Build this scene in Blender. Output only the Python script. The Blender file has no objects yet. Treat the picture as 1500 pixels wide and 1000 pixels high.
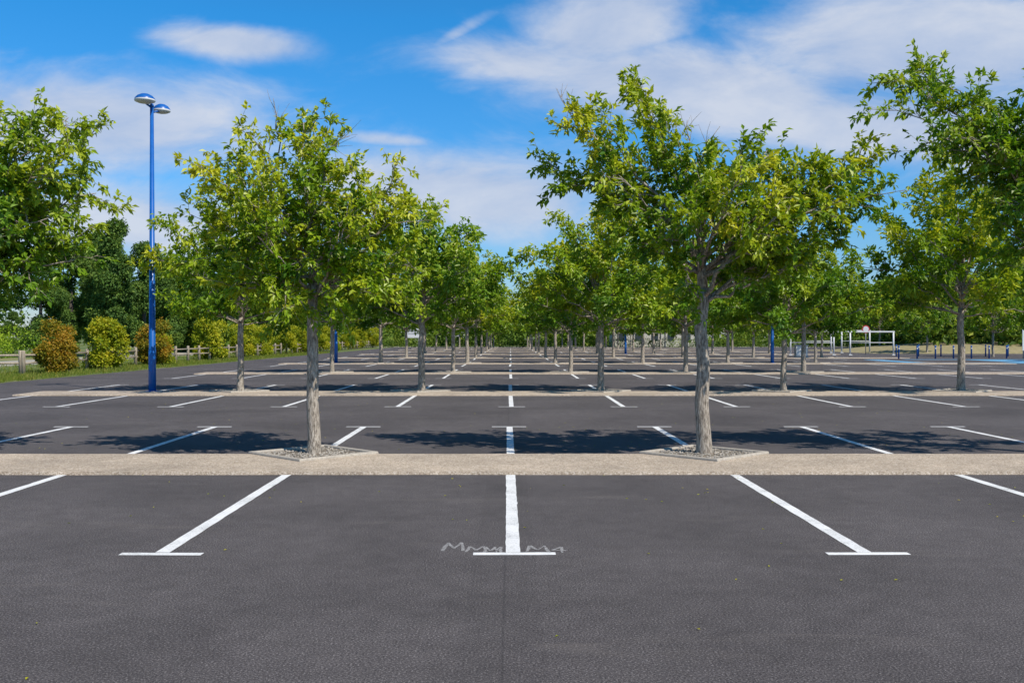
import bpy, math, random
import numpy as np
from mathutils import Vector
random.seed(7); rng=np.random.default_rng(7)
scene=bpy.context.scene
scene.view_settings.view_transform='Standard'
scene.view_settings.look='None'
scene.view_settings.exposure=0
COL=scene.collection

# ------------------------------------------------------------ materials
def new_mat(name):
    m=bpy.data.materials.new(name); m.use_nodes=True
    nt=m.node_tree; nt.nodes.clear()
    out=nt.nodes.new('ShaderNodeOutputMaterial')
    b=nt.nodes.new('ShaderNodeBsdfPrincipled')
    nt.links.new(b.outputs[0],out.inputs[0])
    return m,nt,b,out
def noise(nt,scale,detail=4,rough=.6,vec=None,dist=0):
    n=nt.nodes.new('ShaderNodeTexNoise'); n.inputs['Scale'].default_value=scale
    n.inputs['Detail'].default_value=detail; n.inputs['Roughness'].default_value=rough
    n.inputs['Distortion'].default_value=dist
    if vec is not None: nt.links.new(vec,n.inputs['Vector'])
    return n.outputs['Fac']
def ramp(nt,fac,stops):
    r=nt.nodes.new('ShaderNodeValToRGB'); nt.links.new(fac,r.inputs[0])
    e=r.color_ramp.elements
    while len(e)<len(stops): e.new(.5)
    for i,(p,c) in enumerate(stops):
        e[i].position=p; e[i].color=(*c,1) if len(c)==3 else c
    return r.outputs[0]
def mix(nt,fac,a,b,mode='MIX'):
    m=nt.nodes.new('ShaderNodeMix'); m.data_type='RGBA'; m.blend_type=mode
    for s,v in ((m.inputs[0],fac),(m.inputs[6],a),(m.inputs[7],b)):
        if isinstance(v,(int,float)): s.default_value=v
        elif isinstance(v,tuple): s.default_value=(*v,1)
        else: nt.links.new(v,s)
    return m.outputs[2]
def math_(nt,op,a,b=None,c=None,clamp=False):
    m=nt.nodes.new('ShaderNodeMath'); m.operation=op; m.use_clamp=clamp
    for i,v in enumerate((a,b,c)):
        if v is None: continue
        if isinstance(v,(int,float)): m.inputs[i].default_value=v
        else: nt.links.new(v,m.inputs[i])
    return m.outputs[0]
def objcoord(nt,scale=(1,1,1)):
    t=nt.nodes.new('ShaderNodeTexCoord'); mp=nt.nodes.new('ShaderNodeMapping')
    mp.inputs['Scale'].default_value=scale
    nt.links.new(t.outputs['Object'],mp.inputs['Vector']); return mp.outputs[0]
def bump(nt,b,h,strength=.5,dist=.01):
    n=nt.nodes.new('ShaderNodeBump'); n.inputs['Strength'].default_value=strength
    n.inputs['Distance'].default_value=dist
    nt.links.new(h,n.inputs['Height']); nt.links.new(n.outputs[0],b.inputs['Normal'])
def g(v): return (v,v,v)

def mat_asphalt():
    m,nt,b,o=new_mat('asphalt'); v=objcoord(nt)
    fine=noise(nt,85,2,.85,v); med=noise(nt,5,5,.7,v); big=noise(nt,.4,4,.6,v,.5)
    streak=noise(nt,1,5,.65,objcoord(nt,(.35,1.6,1)),.8)
    base=ramp(nt,fine,[(.32,(.026,.023,.023)),(.48,(.072,.064,.064)),(.60,(.125,.112,.110)),(.74,(.34,.315,.30))])
    c=mix(nt,1.0,base,ramp(nt,big,[(.3,g(.82)),(.7,g(1.24))]),'MULTIPLY')
    c=mix(nt,1.0,c,ramp(nt,med,[(.3,g(.86)),(.7,g(1.16))]),'MULTIPLY')
    c=mix(nt,ramp(nt,streak,[(.60,g(0)),(.76,g(.40))]),c,(.17,.148,.132))
    sx=nt.nodes.new('ShaderNodeSeparateXYZ'); nt.links.new(v,sx.inputs[0])
    wob=math_(nt,'MULTIPLY',math_(nt,'SUBTRACT',med,.5),.03)
    xx=math_(nt,'ABSOLUTE',math_(nt,'ADD',math_(nt,'ADD',sx.outputs[0],.04),wob))
    seam=math_(nt,'SUBTRACT',1,math_(nt,'DIVIDE',xx,.010),clamp=True)
    c=mix(nt,math_(nt,'MULTIPLY',seam,.4),c,(.025,.024,.024))
    lane=math_(nt,'MULTIPLY',math_(nt,'LESS_THAN',xx,.22),.10)
    c=mix(nt,lane,c,(.03,.028,.028))
    nt.links.new(c,b.inputs['Base Color']); b.inputs['Roughness'].default_value=.9
    b.inputs['Specular IOR Level'].default_value=.2
    bump(nt,b,fine,.8,.006); return m
def mat_paint():
    m,nt,b,o=new_mat('white_road_paint'); v=objcoord(nt)
    n=noise(nt,60,4,.8,v); n2=noise(nt,3,4,.6,v)
    s=math_(nt,'ADD',math_(nt,'MULTIPLY',n,.6),math_(nt,'MULTIPLY',n2,.4))
    c=ramp(nt,s,[(.35,(.16,.15,.15)),(.43,(.60,.60,.58)),(.55,(.80,.79,.77))])
    nt.links.new(c,b.inputs['Base Color']); b.inputs['Roughness'].default_value=.75
    bump(nt,b,n,.4,.004); return m
def mat_faded():
    m,nt,b,o=new_mat('faded_chalk_paint'); v=objcoord(nt)
    c=ramp(nt,noise(nt,45,3,.8,v),[(.38,(.10,.092,.09)),(.60,(.36,.35,.34))])
    nt.links.new(c,b.inputs['Base Color']); b.inputs['Roughness'].default_value=.9; return m
def mat_gravelcrete():
    m,nt,b,o=new_mat('washed_gravel_concrete'); v=objcoord(nt)
    vo=nt.nodes.new('ShaderNodeTexVoronoi'); vo.inputs['Scale'].default_value=75; nt.links.new(v,vo.inputs['Vector'])
    bw=nt.nodes.new('ShaderNodeSeparateColor'); nt.links.new(vo.outputs['Color'],bw.inputs[0])
    c=ramp(nt,bw.outputs[0],[(0,(.28,.215,.155)),(.35,(.42,.33,.24)),(.7,(.52,.42,.315)),(1,(.66,.57,.46))])
    c=mix(nt,1.0,c,ramp(nt,noise(nt,.8,4,.6,v),[(.3,g(.76)),(.7,g(1.12))]),'MULTIPLY')
    c=mix(nt,1.0,c,ramp(nt,noise(nt,6,4,.7,v),[(.3,g(.85)),(.7,g(1.08))]),'MULTIPLY')
    nt.links.new(c,b.inputs['Base Color']); b.inputs['Roughness'].default_value=.9
    bump(nt,b,vo.outputs['Distance'],.3,.005); return m
def mat_simple(name,c1,c2,scale=8,rough=.7,bs=.3,bd=.004,sc=(1,1,1),spec=.5):
    m,nt,b,o=new_mat(name); v=objcoord(nt,sc); n=noise(nt,scale,4,.65,v)
    nt.links.new(ramp(nt,n,[(.3,c1),(.7,c2)]),b.inputs['Base Color'])
    b.inputs['Roughness'].default_value=rough; b.inputs['Specular IOR Level'].default_value=spec
    if bs: bump(nt,b,n,bs,bd)
    return m
def mat_bark(name,c1,c2,c3):
    m,nt,b,o=new_mat(name); v=objcoord(nt,(1,1,.22))
    n=noise(nt,48,4,.7,v,.4)
    c=ramp(nt,n,[(.38,c1),(.5,c2),(.64,c3)])
    nt.links.new(c,b.inputs['Base Color']); b.inputs['Roughness'].default_value=.9
    bump(nt,b,n,.9,.02); return m
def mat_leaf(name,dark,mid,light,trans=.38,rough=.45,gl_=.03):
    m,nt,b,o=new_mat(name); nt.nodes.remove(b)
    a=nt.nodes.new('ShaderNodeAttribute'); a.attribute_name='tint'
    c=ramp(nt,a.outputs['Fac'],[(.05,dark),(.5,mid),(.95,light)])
    d=nt.nodes.new('ShaderNodeBsdfDiffuse'); nt.links.new(c,d.inputs[0])
    gl=nt.nodes.new('ShaderNodeBsdfGlossy'); gl.inputs['Roughness'].default_value=rough; gl.inputs[0].default_value=(1,.95,.8,1)
    t=nt.nodes.new('ShaderNodeBsdfTranslucent')
    nt.links.new(mix(nt,1.0,c,(1.3,1.25,.5),'MULTIPLY'),t.inputs[0])
    ms=nt.nodes.new('ShaderNodeMixShader'); ms.inputs[0].default_value=trans
    nt.links.new(d.outputs[0],ms.inputs[1]); nt.links.new(t.outputs[0],ms.inputs[2])
    m2=nt.nodes.new('ShaderNodeMixShader'); m2.inputs[0].default_value=gl_
    nt.links.new(ms.outputs[0],m2.inputs[1]); nt.links.new(gl.outputs[0],m2.inputs[2])
    nt.links.new(m2.outputs[0],o.inputs[0]); return m
def mat_grass():
    m,nt,b,o=new_mat('grass_ground'); v=objcoord(nt)
    n=noise(nt,.12,5,.65,v); n2=noise(nt,9,4,.7,v)
    c=ramp(nt,n,[(.35,(.07,.12,.02)),(.52,(.13,.165,.035)),(.68,(.27,.24,.11))])
    c=mix(nt,1.0,c,ramp(nt,n2,[(.3,g(.6)),(.7,g(1.3))]),'MULTIPLY')
    nt.links.new(c,b.inputs['Base Color']); b.inputs['Roughness'].default_value=.95
    bump(nt,b,n2,.8,.05); return m

M_ASPH=mat_asphalt(); M_PAINT=mat_paint(); M_FADE=mat_faded(); M_STRIP=mat_gravelcrete(); M_GRASS=mat_grass()
M_KERB=mat_simple('concrete_kerb',(.32,.28,.23),(.48,.43,.36),30,.85,.4)
M_SOIL=mat_simple('planter_soil',(.12,.095,.065),(.26,.22,.17),20,.95,.5)
M_STONE=mat_simple('gravel_stones',(.16,.14,.12),(.50,.45,.38),9,.85,.3)
M_BARK=mat_bark('bark_ash',(.13,.105,.08),(.33,.28,.225),(.54,.475,.39))
M_BARKD=mat_bark('bark_dark',(.04,.033,.027),(.08,.068,.055),(.13,.11,.09))
M_LEAF=mat_leaf('ash_leaves',(.07,.18,.008),(.255,.375,.012),(.54,.55,.030))
M_LEAFG=mat_leaf('ash_leaves_green',(.05,.15,.010),(.17,.31,.014),(.40,.47,.030))
M_LEAFD=mat_leaf('dark_leaves',(.045,.10,.022),(.095,.18,.032),(.20,.28,.045),.25,.6,.015)
M_LEAFF=mat_leaf('mixed_leaves',(.055,.11,.016),(.13,.215,.028),(.29,.34,.045),.3,.6,.015)
M_BUSHY=mat_leaf('bush_leaves_yellow',(.14,.23,.012),(.38,.41,.02),(.62,.54,.04),.4,.5,.015)
M_BUSHR=mat_leaf('bush_leaves_russet',(.16,.18,.015),(.36,.27,.025),(.52,.26,.035),.4,.5,.015)
M_THICK=mat_leaf('thicket_leaves',(.09,.19,.012),(.21,.34,.02),(.38,.46,.035),.35,.6,.015)
M_BLADE=mat_leaf('grass_blades',(.08,.14,.015),(.17,.23,.03),(.36,.32,.09),.3,.7,.01)
M_BLUE=mat_simple('blue_enamel',(.006,.095,.36),(.010,.12,.43),5,.35,0)
M_WHITE=mat_simple('white_enamel',(.62,.62,.62),(.74,.74,.73),6,.45,0)
M_GREYM=mat_simple('grey_enamel',(.28,.29,.29),(.36,.37,.37),6,.5,0)
M_WOOD=mat_simple('weathered_wood',(.20,.16,.115),(.44,.37,.28),25,.85,.5,.004,(1,1,.15))
M_LBLUE=mat_simple('light_blue_road_paint',(.09,.27,.46),(.16,.40,.58),4,.8,.2)
M_PATH=mat_simple('pale_gravel',(.30,.27,.22),(.44,.40,.33),3,.95,.3)
M_DRY=mat_simple('dry_grass',(.20,.18,.075),(.38,.31,.165),2.2,.95,.8,.05)
M_WALL=mat_simple('render_wall',(.45,.42,.36),(.55,.52,.46),2,.9,.1)
M_ROOF=mat_simple('roof_tile',(.20,.13,.10),(.28,.19,.14),4,.9,.2)
M_GLASS=mat_simple('window_glass',(.03,.04,.05),(.05,.06,.08),1,.15,0)
M_RED=mat_simple('red_sign_paint',(.45,.02,.02),(.5,.03,.03),3,.5,0)

# ------------------------------------------------------------ mesh helpers
class MB:
    def __init__(s): s.v=[]; s.f=[]; s.m=[]; s.t=[]; s.n=0; s.sm=[]
    def add(s,verts,faces,mat=0,tint=None,smooth=False):
        verts=np.asarray(verts,float).reshape(-1,3)
        s.v.append(verts)
        s.f.extend([tuple(int(i)+s.n for i in f) for f in faces])
        s.m.extend([mat]*len(faces)); s.sm.extend([smooth]*len(faces))
        s.t.append(np.zeros(len(verts)) if tint is None else np.asarray(tint,float)); s.n+=len(verts)
    def addtris(s,verts,tris,mat,tint):
        s.v.append(verts); t=(tris+s.n).tolist(); s.f.extend(t)
        s.m.extend([mat]*len(t)); s.sm.extend([False]*len(t)); s.t.append(tint); s.n+=len(verts)
    def mesh(s,name,mats):
        me=bpy.data.meshes.new(name)
        me.from_pydata(np.concatenate(s.v).tolist(),[],s.f)
        for m in mats: me.materials.append(m)
        me.polygons.foreach_set('material_index',s.m); me.polygons.foreach_set('use_smooth',s.sm)
        a=me.attributes.new('tint','FLOAT','POINT'); a.data.foreach_set('value',np.concatenate(s.t).astype(np.float32))
        me.update(); return me
    def obj(s,name,mats,loc=(0,0,0),parent=None):
        return place(s.mesh(name,mats),name,loc,parent=parent)
def place(me,name,loc=(0,0,0),rz=0,sc=(1,1,1),parent=None):
    o=bpy.data.objects.new(name,me); COL.objects.link(o)
    o.location=loc; o.rotation_euler=(0,0,rz); o.scale=sc if hasattr(sc,'__len__') else (sc,)*3
    if parent: o.parent=parent
    return o
def empty(name,loc=(0,0,0),rz=0):
    e=bpy.data.objects.new(name,None); COL.objects.link(e); e.location=loc; e.rotation_euler=(0,0,rz); return e
def norm(a): return a/np.maximum(np.linalg.norm(a,axis=-1,keepdims=True),1e-9)
def tube(mb,pts,rad,sides=6,mat=0,cap=True,smooth=True):
    pts=np.asarray(pts,float); n=len(pts)
    T=norm(np.gradient(pts,axis=0)); up=np.array([0,0,1.]) if abs(T[0,2])<.9 else np.array([1.,0,0])
    A=norm(np.cross(T,up)); B=np.cross(T,A)
    th=np.arange(sides)*2*math.pi/sides
    R=np.asarray(rad,float).reshape(-1,1,1) if np.ndim(rad) else np.full((n,1,1),rad)
    V=pts[:,None,:]+R*(A[:,None,:]*np.cos(th)[None,:,None]+B[:,None,:]*np.sin(th)[None,:,None])
    F=[(i*sides+j,i*sides+(j+1)%sides,(i+1)*sides+(j+1)%sides,(i+1)*sides+j) for i in range(n-1) for j in range(sides)]
    if cap: F+= [tuple(range(sides))[::-1], tuple((n-1)*sides+j for j in range(sides))]
    mb.add(V.reshape(-1,3),F,mat,smooth=smooth)
def box(mb,c,s,mat=0,rz=0):
    x,y,z=s[0]/2,s[1]/2,s[2]/2
    V=np.array([(-x,-y,-z),(x,-y,-z),(x,y,-z),(-x,y,-z),(-x,-y,z),(x,-y,z),(x,y,z),(-x,y,z)])
    ca,sa=math.cos(rz),math.sin(rz); R=np.array([[ca,-sa,0],[sa,ca,0],[0,0,1]])
    mb.add(V@R.T+np.array(c),[(0,3,2,1),(4,5,6,7),(0,1,5,4),(1,2,6,5),(2,3,7,6),(3,0,4,7)],mat)
def lathe(mb,prof,c=(0,0,0),sides=20,mat=0):
    th=np.arange(sides)*2*math.pi/sides
    V=[(c[0]+r*math.cos(t),c[1]+r*math.sin(t),c[2]+z) for r,z in prof for t in th]
    F=[(i*sides+j,i*sides+(j+1)%sides,(i+1)*sides+(j+1)%sides,(i+1)*sides+j) for i in range(len(prof)-1) for j in range(sides)]
    mb.add(V,F,mat,smooth=True)
def leaves(mb,P,D,N,L,W,tint,mat=1):
    n=len(P); D=norm(D); S=norm(np.cross(D,N)); U=np.cross(S,D)
    L=np.broadcast_to(L,(n,))[:,None]; W=np.broadcast_to(W,(n,))[:,None]
    V=np.empty((n,4,3)); V[:,0]=P; V[:,2]=P+D*L-U*L*.12
    mid=P+D*L*.45+U*W*.18
    V[:,1]=mid+S*W*.5; V[:,3]=mid-S*W*.5
    i=np.arange(n)[:,None]*4
    tris=np.concatenate([i+np.array([[0,1,2]]),i+np.array([[0,2,3]])],0)
    mb.addtris(V.reshape(-1,3),tris,mat,np.repeat(np.clip(tint,0,1),4))

# ------------------------------------------------------------ trees
def ash_tree(seed,targets,fork,trunk_r,name,leafL=.115,nsub=9,ntwig=6,nleaf=14,lean=(0,0),bare=(),lod=0,leafmat=None,spread=.52,tb=0):
    r=np.random.default_rng(seed); mb=MB()
    zs=np.array([-.05,.06,.25,.7,1.2,1.7,fork-.15,fork])
    tp=np.stack([lean[0]*zs/fork+r.normal(0,.012,8),lean[1]*zs/fork+r.normal(0,.012,8),zs],1)
    tr=trunk_r*np.array([1.40,1.22,1.06,1.0,.93,.88,.86,.80]); tube(mb,tp,tr,14 if not lod else 9)
    top=tp[-1]
    LP=[];LD=[];LT=[]
    def path(a,b,mid_up,k,wob):
        t=np.linspace(0,1,k)[:,None]; a=np.array(a);b=np.array(b); L=np.linalg.norm(b-a)
        c=(a+b)/2+np.array([0,0,mid_up*L])
        p=(1-t)**2*a+2*t*(1-t)*c+t*t*b
        p[1:-1]+=r.normal(0,wob*L,(k-2,3)); return p
    zt=max(t[2] for t in targets)
    lead=path(top,(r.normal(0,.08),r.normal(0,.08),fork+(zt-fork)*.45),0,6,.02); tube(mb,lead,np.linspace(trunk_r*.78,trunk_r*.22,6),10)
    for ti,tg in enumerate(targets):
        tg=np.array(tg,float); horiz=math.hypot(tg[0],tg[1])
        fr=min(1,max(0,(tg[2]-fork-.2)/(zt-fork)))*r.uniform(.2,.9)
        fi=fr*5; i0=min(int(fi),4); st=lead[i0]+(lead[i0+1]-lead[i0])*(fi-i0)
        if fr<.12: st=top+np.array([0,0,r.uniform(-.25,.05)])
        p=path(st,tg,-.05 if horiz<1.2 else .07,9,.018)
        R0=trunk_r*r.uniform(.22,.38)*(1-.3*fr); tube(mb,p,np.linspace(R0,.006,9),7 if not lod else 5)
        Ld=norm(tg-st); Ltot=np.linalg.norm(tg-st)
        limb_t=r.uniform(.25,.65)+tb
        ns=int(nsub*max(.7,min(1.5,Ltot/1.9)))
        for s in range(ns):
            t=.28+.72*(s+r.uniform(0,1))/ns; t=min(t,1.0)
            fi=t*8; i0=min(int(fi),7); q=p[i0]+(p[i0+1]-p[i0])*(fi-i0)
            outw=np.array([q[0],q[1],0]); outw=outw/(np.linalg.norm(outw)+.3)
            d=norm(Ld*.7+outw*.25+r.normal(0,spread,3)+np.array([0,0,.12]))
            l=r.uniform(.35,.80)*(1.05-.40*t)
            e=q+d*l; sp=path(q,e,.05,5,.04)
            tube(mb,sp,np.linspace(R0*.30*(1.1-.6*t)+.003,.003,5),4,cap=False)
            st_t=limb_t+r.normal(0,.13)
            for w in range(ntwig):
                tt=.1+.9*(w+r.uniform(0,1))/ntwig; fi=min(tt*4,3.999); j=int(fi); a=sp[j]+(sp[j+1]-sp[j])*(fi-j)
                dd=norm(d*.8+r.normal(0,.6,3)+np.array([0,0,.06])); ll=r.uniform(.13,.34)
                b=a+dd*ll
                if not lod: tube(mb,[a,(a+b)/2+np.array([0,0,.01]),b],[.003,.0025,.0015],3,cap=False)
                k=r.integers(int(nleaf*.6),int(nleaf*1.3)+1)
                u=np.sqrt(r.uniform(0,1,k))[:,None]
                LP.append(a+(b-a)*u+r.normal(0,.018 if not lod else .05,(k,3)))
                LD.append(dd*.6+r.normal(0,.55,(k,3))+np.array([0,0,-.25]))
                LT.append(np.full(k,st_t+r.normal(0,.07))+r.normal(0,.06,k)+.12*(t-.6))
    for (a,b) in bare:
        p=path(a,b,.02,6,.03); tube(mb,p,np.linspace(.010,.003,6),4)
        for _ in range(9):
            j=r.integers(1,5); e=p[j]+norm(np.array(b)-np.array(a)+r.normal(0,.4,3))*r.uniform(.12,.35)
            tube(mb,[p[j],(p[j]+e)/2+r.normal(0,.01,3),e],[.005,.003,.0015],3,cap=False)
    P=np.concatenate(LP);D=np.concatenate(LD);T=np.concatenate(LT); n=len(P)
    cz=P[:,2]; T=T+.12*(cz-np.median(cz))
    N=np.stack([r.normal(.15,.5,n),r.normal(-.35,.5,n),np.ones(n)*.9],1)
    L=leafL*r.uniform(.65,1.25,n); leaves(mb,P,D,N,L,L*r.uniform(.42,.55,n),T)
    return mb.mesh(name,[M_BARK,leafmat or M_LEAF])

Y1=13.15; PER=15.2; TS=5.15; ST=2.56
right_t=[(-.80,-.1,4.80),(-.62,.3,4.5),(-1.70,.1,4.50),(-1.45,-.4,4.2),(-2.02,.2,3.85),(-1.3,-.6,3.6),(-.40,-.5,3.85),(.15,.7,3.9),(.35,-.3,3.9),
 (.85,.1,4.05),(1.4,-.3,3.85),(2.05,.1,3.85),(2.15,-.3,3.45),(1.55,.8,3.5),(1.2,-.9,3.15),(.6,-1.3,3.0),(-.55,-1.2,3.1),(-.5,1.3,3.3),(.7,1.5,3.4),
 (-1.2,.9,3.4),(.1,-1.5,3.4),(0,0,3.5),(1.75,.2,3.05),(.95,0,2.75),(1.15,-.5,2.5),(-.85,-.3,2.85),(.5,.7,2.5),(-.45,-.6,2.55),(1.5,-.5,3.5),(.75,-.5,3.4),(1.4,.3,2.6)]
left_t=[(-.12,0,4.40),(-.02,.3,4.1),(-.68,-.1,4.10),(-1.1,.1,3.9),(-1.15,-.3,3.6),(-.45,-.8,3.35),(.2,-.3,3.8),(.42,.4,3.4),(1.05,0,3.6),
 (1.2,-.3,3.05),(.55,-.9,2.9),(-.55,.2,3.0),(-1.25,-.2,3.0),(-.45,-1.0,2.8),(-.4,1.1,3.4),(.5,1.1,3.3),(.85,.3,2.5),(0,-.5,3.3),(.3,1.2,2.8),
 (-.95,.2,2.4),(1.25,.1,2.55),(-.40,-.5,2.35),(.5,-.4,2.35),(.7,-.5,3.35),(-.75,-.4,2.2),(.85,-.3,2.2),(-1.3,.1,2.7)]
offl_t=[(2.1,0,4.1),(2.0,-.3,4.4),(2.15,.2,3.5),(1.8,-.4,3.1),(1.35,0,4.4),(1.35,-.7,2.95),(1.1,.9,3.5),(.7,-1,4.2),(.5,.5,4.6),(-.6,0,4.7),(-1.5,.2,4.1),
 (-1.8,-.3,3.4),(-.9,-1.2,3.4),(-.9,1.2,3.5),(.6,1.4,3.3),(1.6,.6,3.8),(1.5,-.4,3.6),(.3,-1.4,3.1),(1.8,.3,2.9),(1.5,0,2.6),(1.9,-.5,3.8),(1.0,-.5,3.2),(1.4,.4,3.2),(1.2,-.6,3.9),(1.1,0,2.6),(1.9,.1,2.6)]
offr_t=[(-2.60,0,5.0),(-2.2,.2,5.15),(-2.75,-.3,4.5),(-1.85,0,4.55),(-1.75,-.5,4.1),(-1.35,.3,3.7),(-.85,-.2,4.9),(-.9,.4,4.3),(-1.3,-.8,3.3),(0,.4,5.2),
 (.8,0,4.9),(1.6,.3,4.4),(2.0,-.3,3.6),(.9,-1.1,3.6),(.9,1.2,3.7),(-.6,1.3,3.5),(-.3,-1.3,3.4),(-.7,-.2,3.9),(-1.5,.7,4.3),(-.9,0,3.2),(-1.3,0,4.1),(-1.0,-.5,4.5),(-1.0,.3,3.0)]
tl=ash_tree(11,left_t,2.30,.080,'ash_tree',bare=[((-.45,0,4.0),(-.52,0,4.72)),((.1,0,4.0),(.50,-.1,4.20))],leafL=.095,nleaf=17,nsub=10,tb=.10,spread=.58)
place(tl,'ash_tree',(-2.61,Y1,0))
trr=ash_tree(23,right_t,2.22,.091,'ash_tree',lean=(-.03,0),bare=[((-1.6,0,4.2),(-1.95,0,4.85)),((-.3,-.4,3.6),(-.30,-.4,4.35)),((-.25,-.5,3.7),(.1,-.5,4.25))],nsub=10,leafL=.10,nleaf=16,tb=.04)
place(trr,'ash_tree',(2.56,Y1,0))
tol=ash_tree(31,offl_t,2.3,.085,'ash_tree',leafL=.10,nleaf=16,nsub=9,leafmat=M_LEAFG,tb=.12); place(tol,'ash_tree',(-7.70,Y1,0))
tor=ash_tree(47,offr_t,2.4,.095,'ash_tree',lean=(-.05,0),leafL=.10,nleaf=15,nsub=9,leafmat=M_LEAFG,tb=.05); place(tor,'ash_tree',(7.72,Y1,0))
gen=[];far=[]
for k in range(4):
    r=np.random.default_rng(100+k); tg=[]
    H=[6.0,5.6,6.3,5.7][k]
    for i in range(28):
        a=i*2.39996+r.uniform(-.3,.3); f=((i+.5)/28)
        z=H-.35-(H-2.65)*f**1.0+r.normal(0,.15)
        rad=(.35+2.1*math.sin(min(1,f*1.4)*math.pi*.5))*r.uniform(.75,1.15)
        tg.append((rad*math.cos(a),rad*math.sin(a),z))
    lm=[M_LEAF,M_LEAFG,M_LEAF,M_LEAFG][k]
    gen.append(ash_tree(200+k,tg,[2.2,2.1,2.25,2.15][k],.092,'ash_tree',leafL=.155,nsub=8,ntwig=5,nleaf=13,lod=1,leafmat=lm,tb=.05))
    far.append(ash_tree(200+k,tg,[2.1,2.0,2.1,2.1][k],.098,'ash_tree',leafL=.27,nsub=6,ntwig=3,nleaf=9,lod=1,leafmat=lm,tb=.05))
lamps=[(-10.2,28.35),(-10.3,58.75),(15.45,58.75),(-5.15,89.2),(10.3,89.2)]
rt=random.Random(5)
tree_pos=[]
for row in range(1,10):
    Y=Y1+PER*row
    nmax=[0,3,3,4,5,5,5,5,5,5][row]
    for n in range(-2,nmax):
        x=(n+.5)*TS
        if row<9: tree_pos.append((x,Y))
        sc=rt.uniform(.88,1.08)
        if row==1: sc={-2:.95,-1:1.0,0:.93,1:.86,2:1.07}.get(n,1)
        place((gen if row<3 else far)[(row*3+n*5+1)%4],'ash_tree',(x+rt.uniform(-.08,.08),Y,0),rt.uniform(0,6.28),(sc*1.06,sc*1.06,sc))
    if row in (3,4,5,6): place(far[row%4],'ash_tree',(33+row*1.2,Y+4,0),row,rt.uniform(.9,1.15))

# ------------------------------------------------------------ ground, asphalt
def sheet(name,x0,x1,y0,y1,z,mat):
    mb=MB(); mb.add([(x0,y0,z),(x1,y0,z),(x1,y1,z),(x0,y1,z)],[(0,1,2,3)]); return mb.obj(name,[mat])
sheet('ground',-1800,1800,-600,3200,-.012,M_GRASS)
mb=MB(); ys=np.arange(-45,151,.5)
L=[(-17.4+.05*math.sin(y*2.1)+rng.normal(0,.035),y,0) for y in ys]; R=[(75,y,0) for y in ys]
n=len(ys); mb.add(L+R,[(i,n+i,n+i+1,i+1) for i in range(n-1)]); mb.obj('asphalt_parking_lot',[M_ASPH])
sheet('gravel_path',-33,-27,30,170,-.006,M_PATH)
sheet('road',-60,60,152.5,157,-.004,M_PATH)

for row in range(-1,9):
    y1=Y1+PER*row; y0=y1-1.75; x0=-13.3 if row>=1 else -15.5; x1=24 if row<2 else 29
    mb=MB(); h=.035; nx=int((x1-x0)/.5)
    xs=np.linspace(x0,x1,nx+1); j=rng.normal(0,.008,(2,nx+1))
    A=[(x,y0+j[0,i]-.012,-.01) for i,x in enumerate(xs)];B=[(x,y0+j[0,i],h) for i,x in enumerate(xs)]
    C=[(x,y1+j[1,i],h) for i,x in enumerate(xs)];Dv=[(x,y1+j[1,i]+.012,-.01) for i,x in enumerate(xs)]
    m=nx+1; F=[]
    for i in range(nx):
        for k in range(3): F.append((k*m+i,k*m+i+1,(k+1)*m+i+1,(k+1)*m+i))
    F+=[(0,m,2*m,3*m),(m-1,4*m-1,3*m-1,2*m-1)]
    mb.add(A+B+C+Dv,F); mb.obj('concrete_median_strip',[M_STRIP])

def planter_mesh(seed):
    r=np.random.default_rng(seed); mb=MB(); ro,ri=.86,.76; h=.065
    c=[(0,-1),(1,0),(0,1),(-1,0)]
    V=[];
    for rad,z in ((ro+.01,-.01),(ro,h-.012),(ro-.012,h),(ri+.012,h),(ri,h-.012),(ri,.0)):
        V+= [(a*rad,b*rad,z) for a,b in c]
    F=[(k*4+i,k*4+(i+1)%4,(k+1)*4+(i+1)%4,(k+1)*4+i) for k in range(5) for i in range(4)]
    mb.add(V,F,0)
    mb.add([(a*(ri-.001),b*(ri-.001),.04) for a,b in c],[(0,1,2,3)],1)
    cnt=0
    while cnt<420:
        x,y=r.uniform(-.72,.72,2)
        if abs(x)+abs(y)>.70 or x*x+y*y<.012: continue
        s=r.uniform(.009,.020); a=r.uniform(0,6.28)
        V=np.array([(1,0,0),(0,1,0),(-1,0,0),(0,-1,0),(0,0,.8),(0,0,-.6)])*s*r.uniform(.7,1.3,3)
        ca,sa=math.cos(a),math.sin(a); V=V@np.array([[ca,sa,0],[-sa,ca,0],[0,0,1]])+np.array([x,y,.043+s*.3])
        mb.add(V,[(0,1,4),(1,2,4),(2,3,4),(3,0,4),(1,0,5),(2,1,5),(3,2,5),(0,3,5)],2); cnt+=1
    return mb.mesh('tree_planter',[M_KERB,M_SOIL,M_STONE])
pm=planter_mesh(3); pm2=planter_mesh(4)
for i,(x,y) in enumerate([(-7.7,Y1),(-2.61,Y1),(2.56,Y1),(7.72,Y1)]+tree_pos):
    place(pm if i%2 else pm2,'tree_planter',(x,y+.02,0))

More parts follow.
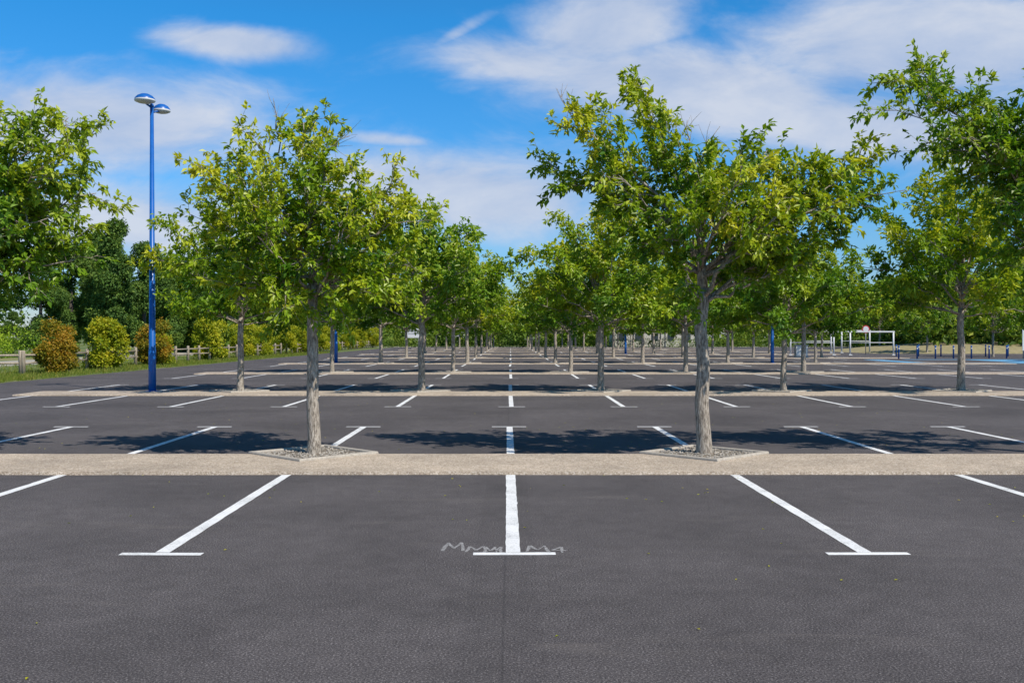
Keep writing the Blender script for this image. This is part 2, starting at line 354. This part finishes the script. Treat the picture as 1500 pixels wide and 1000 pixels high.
mb=MB()
def ribbon(p0,p1,w,z=.004,jit=.0018):
    p0=np.array(p0,float);p1=np.array(p1,float); d=p1-p0; L=np.linalg.norm(d); d/=L; s=np.array([-d[1],d[0]])
    k=max(2,int(L/.12)); V=[]
    for i in range(k+1):
        c=p0+d*L*i/k
        a=c+s*(w/2+rng.normal(0,jit)); b=c-s*(w/2+rng.normal(0,jit))
        V+=[(a[0],a[1],z),(b[0],b[1],z)]
    mb.add(V,[(2*i,2*i+1,2*i+3,2*i+2) for i in range(k)])
for row in range(-1,9):
    y1=Y1+PER*row; y0=y1-1.75
    ns=range(-5,9) if row<2 else range(-5,11)
    for nn in ns:
        x=nn*ST; dx=rng.normal(0,.02)
        ribbon((x,y0-.03),(x+dx,y0-4.12),.105)
        ribbon((x+dx-.29,y0-4.17),(x+dx+.31,y0-4.17+rng.normal(0,.01)),.085)
        ribbon((x,y1+.03),(x-dx,y1+4.25),.105)
        ribbon((x-dx-.31,y1+4.30),(x-dx+.29,y1+4.30),.085)
mb.obj('parking_bay_markings',[M_PAINT])
mb=MB(); zc=[.0010]
def glyph(pts,x,y,s,h=.30):
    pts=[(x+a*s,y+b*h) for a,b in pts]
    for a,b in zip(pts[:-1],pts[1:]):
        zc[0]+=.0001; ribbon(a,b,.020,zc[0],.004)
Mg=[(0,0),(.15,1),(.5,.3),(.85,1),(1,0)]; G4=[(.7,0),(.7,1),(0,.4),(1,.4)]
for (gl,x,y,s,h) in [(Mg,-.50,7.34,.15,.30),(Mg,-.33,7.30,.15,.20),(Mg,-.20,7.28,.10,.2),(G4,-.11,7.28,.05,.2),(Mg,.12,7.30,.16,.22),(G4,.31,7.27,.10,.2)]:
    glyph(gl,x,y,s,h)
mb.obj('faded_chalk_scribble',[M_FADE])
mb=MB()
for (x0,x1,y0,y1) in ((26,40,58.5,60.0),(27,44,68,69.0),(24,25.2,60.2,67.8),(31,34,60.3,67.7)):
    mb.add([(x0,y0,.008),(x1,y0,.008),(x1,y1,.008),(x0,y1,.008)],[(0,1,2,3)])
mb.obj('blue_bay_marking',[M_LBLUE])
mb=MB(); k=260; P=np.stack([rng.uniform(-9,9,k),rng.uniform(4.6,24,k),np.full(k,.007)],1)
leaves(mb,P,np.stack([rng.normal(0,1,k),rng.normal(0,1,k),np.full(k,.05)],1),np.tile([0,0,1.],(k,1))+rng.normal(0,.2,(k,3)),.03,.015,rng.uniform(.3,1,k),0)
mb.obj('fallen_leaves',[M_BUSHY])

# ------------------------------------------------------------ street lamps
def lamp():
    e=empty('street_lamp')
    mb=MB(); tube(mb,[(0,0,0),(0,0,.04)],[.19,.19],16); tube(mb,[(0,0,.04),(0,0,1.2),(0,0,1.22),(0,0,8.12)],[.105,.10,.09,.05],16)
    tube(mb,[(0,0,8.1),(0,0,8.16),(0,0,8.20)],[.06,.06,.02],12)
    tube(mb,[(0,0,8.08),(-.10,-.16,8.16),(-.12,-.3,8.20)],[.03,.028,.028],8)
    tube(mb,[(0,0,7.95),(.12,.16,8.02),(.20,.3,8.05)],[.03,.028,.028],8)
    box(mb,(0,-.103,.75),(.09,.012,.32)); mb.obj('pole',[M_BLUE],parent=e)
    for i,(x,y,z,r) in enumerate(((-.08,-.32,8.24,.28),(.16,.34,8.10,.24))):
        mb=MB(); lathe(mb,[(r,0),(r*.97,.03),(r*.75,.10),(r*.4,.15),(.001,.165)],(x,y,z),24,0)
        lathe(mb,[(r,-.002),(r*1.03,-.03),(r*.98,-.055),(r*.7,-.085),(r*.45,-.10),(.001,-.105)],(x,y,z),24,1)
        mb.obj('lamp_head_%d'%(i+1),[M_BLUE,M_WHITE],parent=e)
    return e
for (x,y) in lamps:
    e=lamp(); e.location=(x,y,.0)

# ------------------------------------------------------------ fence, bushes
mb=MB(); rf=np.random.default_rng(9)
def fence_line(pts):
    for a,b in zip(pts[:-1],pts[1:]):
        a=np.array(a);b=np.array(b); h=1.02
        tx,ty=rf.normal(0,.015,2)
        tube(mb,[(a[0],a[1],-.05),(a[0]+tx,a[1]+ty,h-.04),(a[0]+tx,a[1]+ty,h+.0)],[.085,.08,.055],9)
        for z in (.50,.82):
            tube(mb,[(a[0],a[1],z+rf.normal(0,.01)),((a[0]+b[0])/2,(a[1]+b[1])/2,z+rf.normal(0,.01)),(b[0],b[1],z)],[.045,.043,.045],7)
fence_line([(-19.9+.1*math.sin(y*.2),y) for y in np.arange(40.5,150,2.1)])
fence_line([(-19.9-1.9*i,40.5-.5*i) for i in range(12)])
mb.obj('wooden_fence',[M_WOOD])

def blob(name,lobes,nper,size,mats,seed,trunk=None,low=0.0):
    r=np.random.default_rng(seed); mb=MB()
    if trunk: tube(mb,[(0,0,-.1),(0.05,0,trunk[1]*.5),(0,0,trunk[1])],[trunk[0]*1.25,trunk[0],trunk[0]*.6],9)
    for (cx,cy,cz,rx,ry,rz) in lobes:
        n=int(nper); u=norm(r.normal(0,1,(n,3))); f=r.uniform(.25,1.0,n)**.45
        f*=1+.18*np.sin(u[:,0]*7+cx*3)*np.sin(u[:,1]*6+cy)*np.cos(u[:,2]*7+cz)
        P=np.array([cx,cy,cz])+u*np.array([rx,ry,rz])*f[:,None]+r.normal(0,size*.35,(n,3))
        keep=P[:,2]>low; P=P[keep];u=u[keep];n=len(P)
        D=r.normal(0,.7,(n,3))+u*.5+np.array([0,0,-.1]); N=u*.6+r.normal(0,.5,(n,3))+np.array([0,0,.6])
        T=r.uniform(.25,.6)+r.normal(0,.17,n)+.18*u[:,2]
        L=size*r.uniform(.6,1.3,n); leaves(mb,P,D,N,L,L*r.uniform(.5,.7,n),T)
    return mb.mesh(name,mats)
def bush_lobes(seed,w,h):
    r=np.random.default_rng(seed); out=[(0,0,h*.45,w*.40,w*.40,h*.44)]
    for i in range(13):
        a=r.uniform(0,6.28); z=r.uniform(.15,.9)*h; rr=w*.32*(1-.45*abs(z/h-.45))
        out.append((rr*math.cos(a),rr*math.sin(a),z,w*r.uniform(.12,.24),w*r.uniform(.12,.24),h*r.uniform(.10,.2)))
    return out
bm=[blob('shrub',bush_lobes(i,1.9,2.2),560,.12,[M_BARKD,[M_BUSHR,M_BUSHY,M_BUSHY][i]],60+i,(.05,.9),.03) for i in range(3)]
for i,(y,s,k) in enumerate([(42.3,1.0,0),(47.3,1.12,1),(54.0,1.08,0),(54.9,.8,1),(66.5,1.3,1),(73.5,1.15,2),(80,1.15,1),(87.5,1.2,2),(95,1.15,1),(103,1.2,2),(112,1.2,1),(121,1.3,2),(131,1.3,1),(142,1.3,2)]):
    place(bm[k],'shrub',(-19.3-(.6 if i>3 else 0)+.2*math.sin(i*3),y,0),i*1.7,(s*.97,s*.97,s))

def tree_lobes(seed,h,w,pt=1.0):
    r=np.random.default_rng(seed); out=[]
    for i in range(30):
        f=r.uniform(0,1); z=h*(.14+.82*f); rr=w*.5*math.sin(min(1,(1.06-f)*1.25/pt)*math.pi*.5)*r.uniform(.3,.9); a=r.uniform(0,6.28)
        out.append((rr*math.cos(a),rr*math.sin(a),z,w*r.uniform(.09,.16),w*r.uniform(.09,.16),h*r.uniform(.05,.09)))
    return out
bt=[blob('broadleaf_tree',tree_lobes(300+i,10.5,[7.5,5.5,8][i],[1,1.5,1.1][i]),750,.25,[M_BARKD,M_LEAFD],320+i,(.22,6),.6) for i in range(3)]
for i,(px,Y,top) in enumerate([(60,80,365),(105,84,345),(168,80,316),(212,88,352),(248,92,375),(20,95,455),(300,98,385),(140,100,335)]):
    x=(px-748)/1458*Y; h=(493-top)/1458*Y+1.58; place(bt[[0,2,1,0,1,0,1,1][i]],'broadleaf_tree',(x,Y,0),i*1.3,(h/10.9*.95,h/10.9*.95,h/10.9))
lob=[]
r=np.random.default_rng(77)
for i in range(90):
    y=r.uniform(52,78); x=-34-r.uniform(0,20)-(y-52)*.12
    s=r.uniform(.8,1.6); lob.append((x,y,s*.8,s,s,s*1.1))
place(blob('shrub_thicket',lob,420,.20,[M_BARKD,M_THICK],78,None,0),'shrub_thicket')
lob=[]
def dtree(x,y,h):
    w=h*r.uniform(.55,.8)
    for i in range(11):
        f=r.uniform(0,1)**1.2; z=h*(.05+.83*f); rr=w*.42*(1.05-f*.8)*r.uniform(.2,1); a=r.uniform(0,6.28); s=w*r.uniform(.16,.26)
        lob.append((x+rr*math.cos(a),y+rr*math.sin(a),z,s,s,s*.85))
for i in range(95): dtree(-190+i*4.1+r.normal(0,1.5),178+r.uniform(-8,18),r.uniform(8,13.5))
for i in range(60): lob.append((-60+i*2.1,171+r.normal(0,.8),1.2,1.7,1.5,1.6+r.uniform(0,.8)))
for i in range(22): dtree(-31-r.uniform(0,9),98+i*3.4,r.uniform(7,11))
for i in range(26): dtree(44+r.uniform(0,30)+i*.5,100+i*2.6,r.uniform(7,12))
for i in range(14): dtree(60+r.uniform(0,14),62+i*3,r.uniform(6,9))
place(blob('distant_trees',lob,115,.75,[M_BARKD,M_LEAFF],79,None,0),'distant_trees')
lob=[(-32+i*1.5,150.8+r.normal(0,.3),.55,1.1,.7,.75+r.uniform(0,.3)) for i in range(60)]
place(blob('hedge',lob,260,.22,[M_BARKD,M_LEAFF],80,None,0),'hedge')

k=42000; Y=34+66*rng.uniform(0,1,k)**1.3; X=np.where(rng.uniform(0,1,k)<.75,rng.uniform(-21.5,-17.42,k),rng.uniform(-27,-21,k))
nz=np.sin(X*2.3+Y*.9)*np.sin(Y*1.7-X)+rng.normal(0,.4,k); kp=nz>-.3; X=X[kp];Y=Y[kp]; k=len(X); nz=nz[kp]
mb=MB(); leaves(mb,np.stack([X,Y,np.full(k,-.012)],1),np.stack([rng.normal(0,.35,k),rng.normal(0,.35,k),np.ones(k)],1),rng.normal(0,1,(k,3)),
   rng.uniform(.06,.20,k)*(1+.4*np.clip(nz,0,1)),.02,np.clip(.4+.25*nz+rng.normal(0,.15,k),0,1),0)
mb.obj('grass',[M_BLADE])
mb=MB(); gx=np.linspace(0,1,30); V=[];F=[]
for i,a in enumerate(gx):
    for j,b_ in enumerate(gx):
        x=34+30*a; y=92+26*b_; z=-.01+1.0*(math.sin(a*math.pi)**.8)*(math.sin(b_*math.pi)**.8)+.06*math.sin(x*1.3)*math.sin(y)*math.sin(a*math.pi)*math.sin(b_*math.pi); V.append((x,y,z))
        if i<29 and j<29: q=i*30+j; F.append((q,q+30,q+31,q+1))
mb.add(V,F,0,smooth=True); mb.obj('dry_grass_mound',[M_DRY])

# ------------------------------------------------------------ right side furniture
def gantry(x,y,w,h,name='height_barrier'):
    e=empty(name,(x,y,0)); mb=MB()
    for px in (0,w*.42,w*.58,w):
        tube(mb,[(px,0,0),(px,0,h)],[.07,.07],10); box(mb,(px,0,.03),(.28,.28,.06))
    mb.obj('posts',[M_WHITE],parent=e); mb=MB()
    box(mb,(w/2,0,h+.06),(w+.2,.10,.12)); 
    tube(mb,[(0,.0,h*.55),(w*.42,0,h*.55)],[.03,.03],8); tube(mb,[(w*.58,.0,h*.55),(w,0,h*.55)],[.03,.03],8)
    mb.obj('crossbar',[M_WHITE],parent=e); return e
gantry(23.9,85,8.8,1.95)
gantry(28.5,97,6.5,2.1)
def bollard_mesh():
    mb=MB(); tube(mb,[(0,0,0),(0,0,.86),(0,0,.90),(0,0,.94)],[.055,.055,.07,.03],12); lathe(mb,[(.0565,.70),(.0585,.71),(.0585,.78),(.0565,.79)],sides=12,mat=1); return mb.mesh('bollard',[M_BLUE,M_WHITE])
bo=bollard_mesh()
for i in range(14): place(bo,'bollard',(27.5+i*1.45,70.5+.35*i,0))
for i in range(6): place(bo,'bollard',(31+i*1.8,80,0))
e=empty('utility_cabinet',(21.6,74,0)); mb=MB(); box(mb,(0,0,.05),(1.0,.5,.1)); box(mb,(0,0,.52),(.9,.4,.82)); box(mb,(0,0,.955),(.98,.48,.05)); mb.obj('body',[M_GREYM],parent=e)
mb=MB(); box(mb,(-.215,-.212,.52),(.40,.02,.72)); box(mb,(.215,-.212,.52),(.40,.02,.72)); box(mb,(.05,-.23,.55),(.02,.02,.12)); mb.obj('doors',[M_WHITE],parent=e)
def round_sign(x,y,h):
    e=empty('traffic_sign',(x,y,0)); mb=MB(); tube(mb,[(0,0,0),(0,0,h+.3)],[.035,.035],10); mb.obj('post',[M_GREYM],parent=e)
    mb=MB(); th=np.arange(24)*2*math.pi/24
    for rr,yy,mt in ((.34,-.045,0),(.25,-.053,1)):
        V=[(rr*math.cos(t),yy,h+rr*math.sin(t)) for t in th]+[(rr*math.cos(t),yy+.012 if mt==0 else yy+.006,h+rr*math.sin(t)) for t in th]
        mb.add(V,[tuple(range(24)),tuple(range(24,48))[::-1]]+[(i,i+24,(i+1)%24+24,(i+1)%24) for i in range(24)],mt)
    mb.obj('plate',[M_RED,M_WHITE],parent=e)
round_sign(31.4,88,2.25)
def board(name,x,y,w,h,z):
    e=empty(name,(x,y,0)); mb=MB()
    for s in (-1,1): tube(mb,[(s*w*.42,.05,0),(s*w*.42,.05,z+h*.5)],[.04,.04],8)
    mb.obj('posts',[M_GREYM],parent=e); mb=MB(); box(mb,(0,-.02,z),(w,.05,h)); box(mb,(0,-.055,z+h*.22),(w*.8,.012,h*.12),1); box(mb,(0,-.055,z-.05),(w*.7,.012,h*.08),1); mb.obj('panel',[M_WHITE,M_GREYM],parent=e)
board('information_board',-11.6,118,1.6,1.1,2.0)
board('information_board',36.65,70,1.3,1.5,1.35)
def house(x,y,w,d,h,rz=0):
    e=empty('house',(x,y,0),rz); mb=MB(); box(mb,(0,0,h/2),(w,d,h)); mb.obj('walls',[M_WALL],parent=e)
    mb=MB(); o=.4; V=[(-w/2-o,-d/2-o,h+.003),(w/2+o,-d/2-o,h+.003),(w/2+o,d/2+o,h+.003),(-w/2-o,d/2+o,h+.003),(-w/2-o,0,h+1.9),(w/2+o,0,h+1.9)]
    mb.add(V,[(0,1,5,4),(2,3,4,5),(1,2,5),(3,0,4),(3,2,1,0)]); mb.obj('roof',[M_ROOF],parent=e)
    mb=MB()
    for i in range(int(w/2.6)): box(mb,(-w/2+1.4+i*2.6,-d/2-.01,1.5),(1.1,.06,1.2))
    mb.obj('windows',[M_GLASS],parent=e)
house(23,163,13,7,2.9); house(-72,118,14,8,5.2,.3)

# ------------------------------------------------------------ world
w=bpy.data.worlds.new('World'); scene.world=w; w.use_nodes=True; nt=w.node_tree; nt.nodes.clear()
out=nt.nodes.new('ShaderNodeOutputWorld'); bg=nt.nodes.new('ShaderNodeBackground'); nt.links.new(bg.outputs[0],out.inputs[0])
sky=nt.nodes.new('ShaderNodeTexSky'); sky.sky_type='NISHITA'; sky.sun_disc=False
S=Vector((2.3,-2.2,3.7)).normalized(); el=math.asin(S.z); az=math.atan2(S.x,S.y)
sky.sun_elevation=el; sky.sun_rotation=az; sky.dust_density=.3; sky.ozone_density=3.5; sky.air_density=1.0
bg.inputs[1].default_value=.1
tc=nt.nodes.new('ShaderNodeTexCoord'); sp=nt.nodes.new('ShaderNodeSeparateXYZ'); nt.links.new(tc.outputs['Generated'],sp.inputs[0])
hs=nt.nodes.new('ShaderNodeHueSaturation'); hs.inputs['Saturation'].default_value=1.2; nt.links.new(sky.outputs[0],hs.inputs['Color'])
tintc=ramp(nt,sp.outputs[2],[(0.0,(.75,.82,1.10)),(.13,(.60,1.08,1.42)),(.30,(.36,1.26,1.60)),(.55,(.80,1.0,1.03))])
skyc=mix(nt,1.0,hs.outputs[0],tintc,'MULTIPLY')
yc=math_(nt,'MAXIMUM',sp.outputs[1],.08)
u=math_(nt,'DIVIDE',sp.outputs[0],yc); v=math_(nt,'DIVIDE',sp.outputs[2],yc)
cb=nt.nodes.new('ShaderNodeCombineXYZ'); nt.links.new(u,cb.inputs[0]); nt.links.new(math_(nt,'MULTIPLY',v,2.4),cb.inputs[1])
n1=noise(nt,6,8,.6,cb.outputs[0],.35)
blobs=[(350,64,125,27,.10,1.2),(110,180,320,80,.05,1.15),(200,330,420,80,0,.9),
 (565,205,90,12,.08,.75),(670,285,280,70,.05,1.15),(890,40,140,65,-.35,1.25),(760,90,130,40,.1,1.05),(1010,130,290,65,.12,1.35),(1370,70,290,95,0,1.3),(1330,190,350,62,.1,1.2),
 (670,50,60,12,-.5,.6)]
tot=None
for (px,py,sx,sy,rot,amp) in blobs:
    uc=(px-748)/1458; vc=(493-py)/1458
    du=math_(nt,'SUBTRACT',u,uc); dv=math_(nt,'SUBTRACT',v,vc); c,s=math.cos(-rot),math.sin(-rot)
    a=math_(nt,'MULTIPLY',math_(nt,'ADD',math_(nt,'MULTIPLY',du,c),math_(nt,'MULTIPLY',dv,s)),1458/sx)
    b_=math_(nt,'MULTIPLY',math_(nt,'SUBTRACT',math_(nt,'MULTIPLY',dv,c),math_(nt,'MULTIPLY',du,s)),1458/sy)
    d=math_(nt,'ADD',math_(nt,'MULTIPLY',a,a),math_(nt,'MULTIPLY',b_,b_))
    gg=math_(nt,'MULTIPLY',math_(nt,'EXPONENT',math_(nt,'MULTIPLY',d,-1)),amp)
    tot=gg if tot is None else math_(nt,'MAXIMUM',tot,gg)
den=math_(nt,'ADD',tot,math_(nt,'MULTIPLY',math_(nt,'SUBTRACT',n1,.5),1.45))
mr=nt.nodes.new('ShaderNodeMapRange'); mr.interpolation_type='SMOOTHSTEP'; nt.links.new(den,mr.inputs[0])
mr.inputs[1].default_value=.14; mr.inputs[2].default_value=1.0; mr.inputs[3].default_value=0; mr.inputs[4].default_value=.92
cc=ramp(nt,n1,[(.35,(.46,.57,.79)),(.65,(.70,.75,.86))])
cc=mix(nt,1.0,cc,(9.3,9.3,9.3),'MULTIPLY')
nt.links.new(mix(nt,mr.outputs[0],skyc,cc),bg.inputs[0])

sun=bpy.data.lights.new('sun','SUN'); sun.energy=5.0; sun.angle=math.radians(.5); sun.color=(1,.94,.85)
so=bpy.data.objects.new('sun',sun); COL.objects.link(so); so.rotation_euler=(-S).to_track_quat('-Z','Y').to_euler(); so.location=(20,-20,40)

cam=bpy.data.cameras.new('camera'); cam.lens=35; cam.sensor_width=36; cam.clip_end=6000; cam.clip_start=.05
co=bpy.data.objects.new('camera',cam); COL.objects.link(co); co.location=(0,0,1.58)
co.rotation_euler=(math.radians(90)-math.atan(7/1458),0,math.radians(-.08)); scene.camera=co
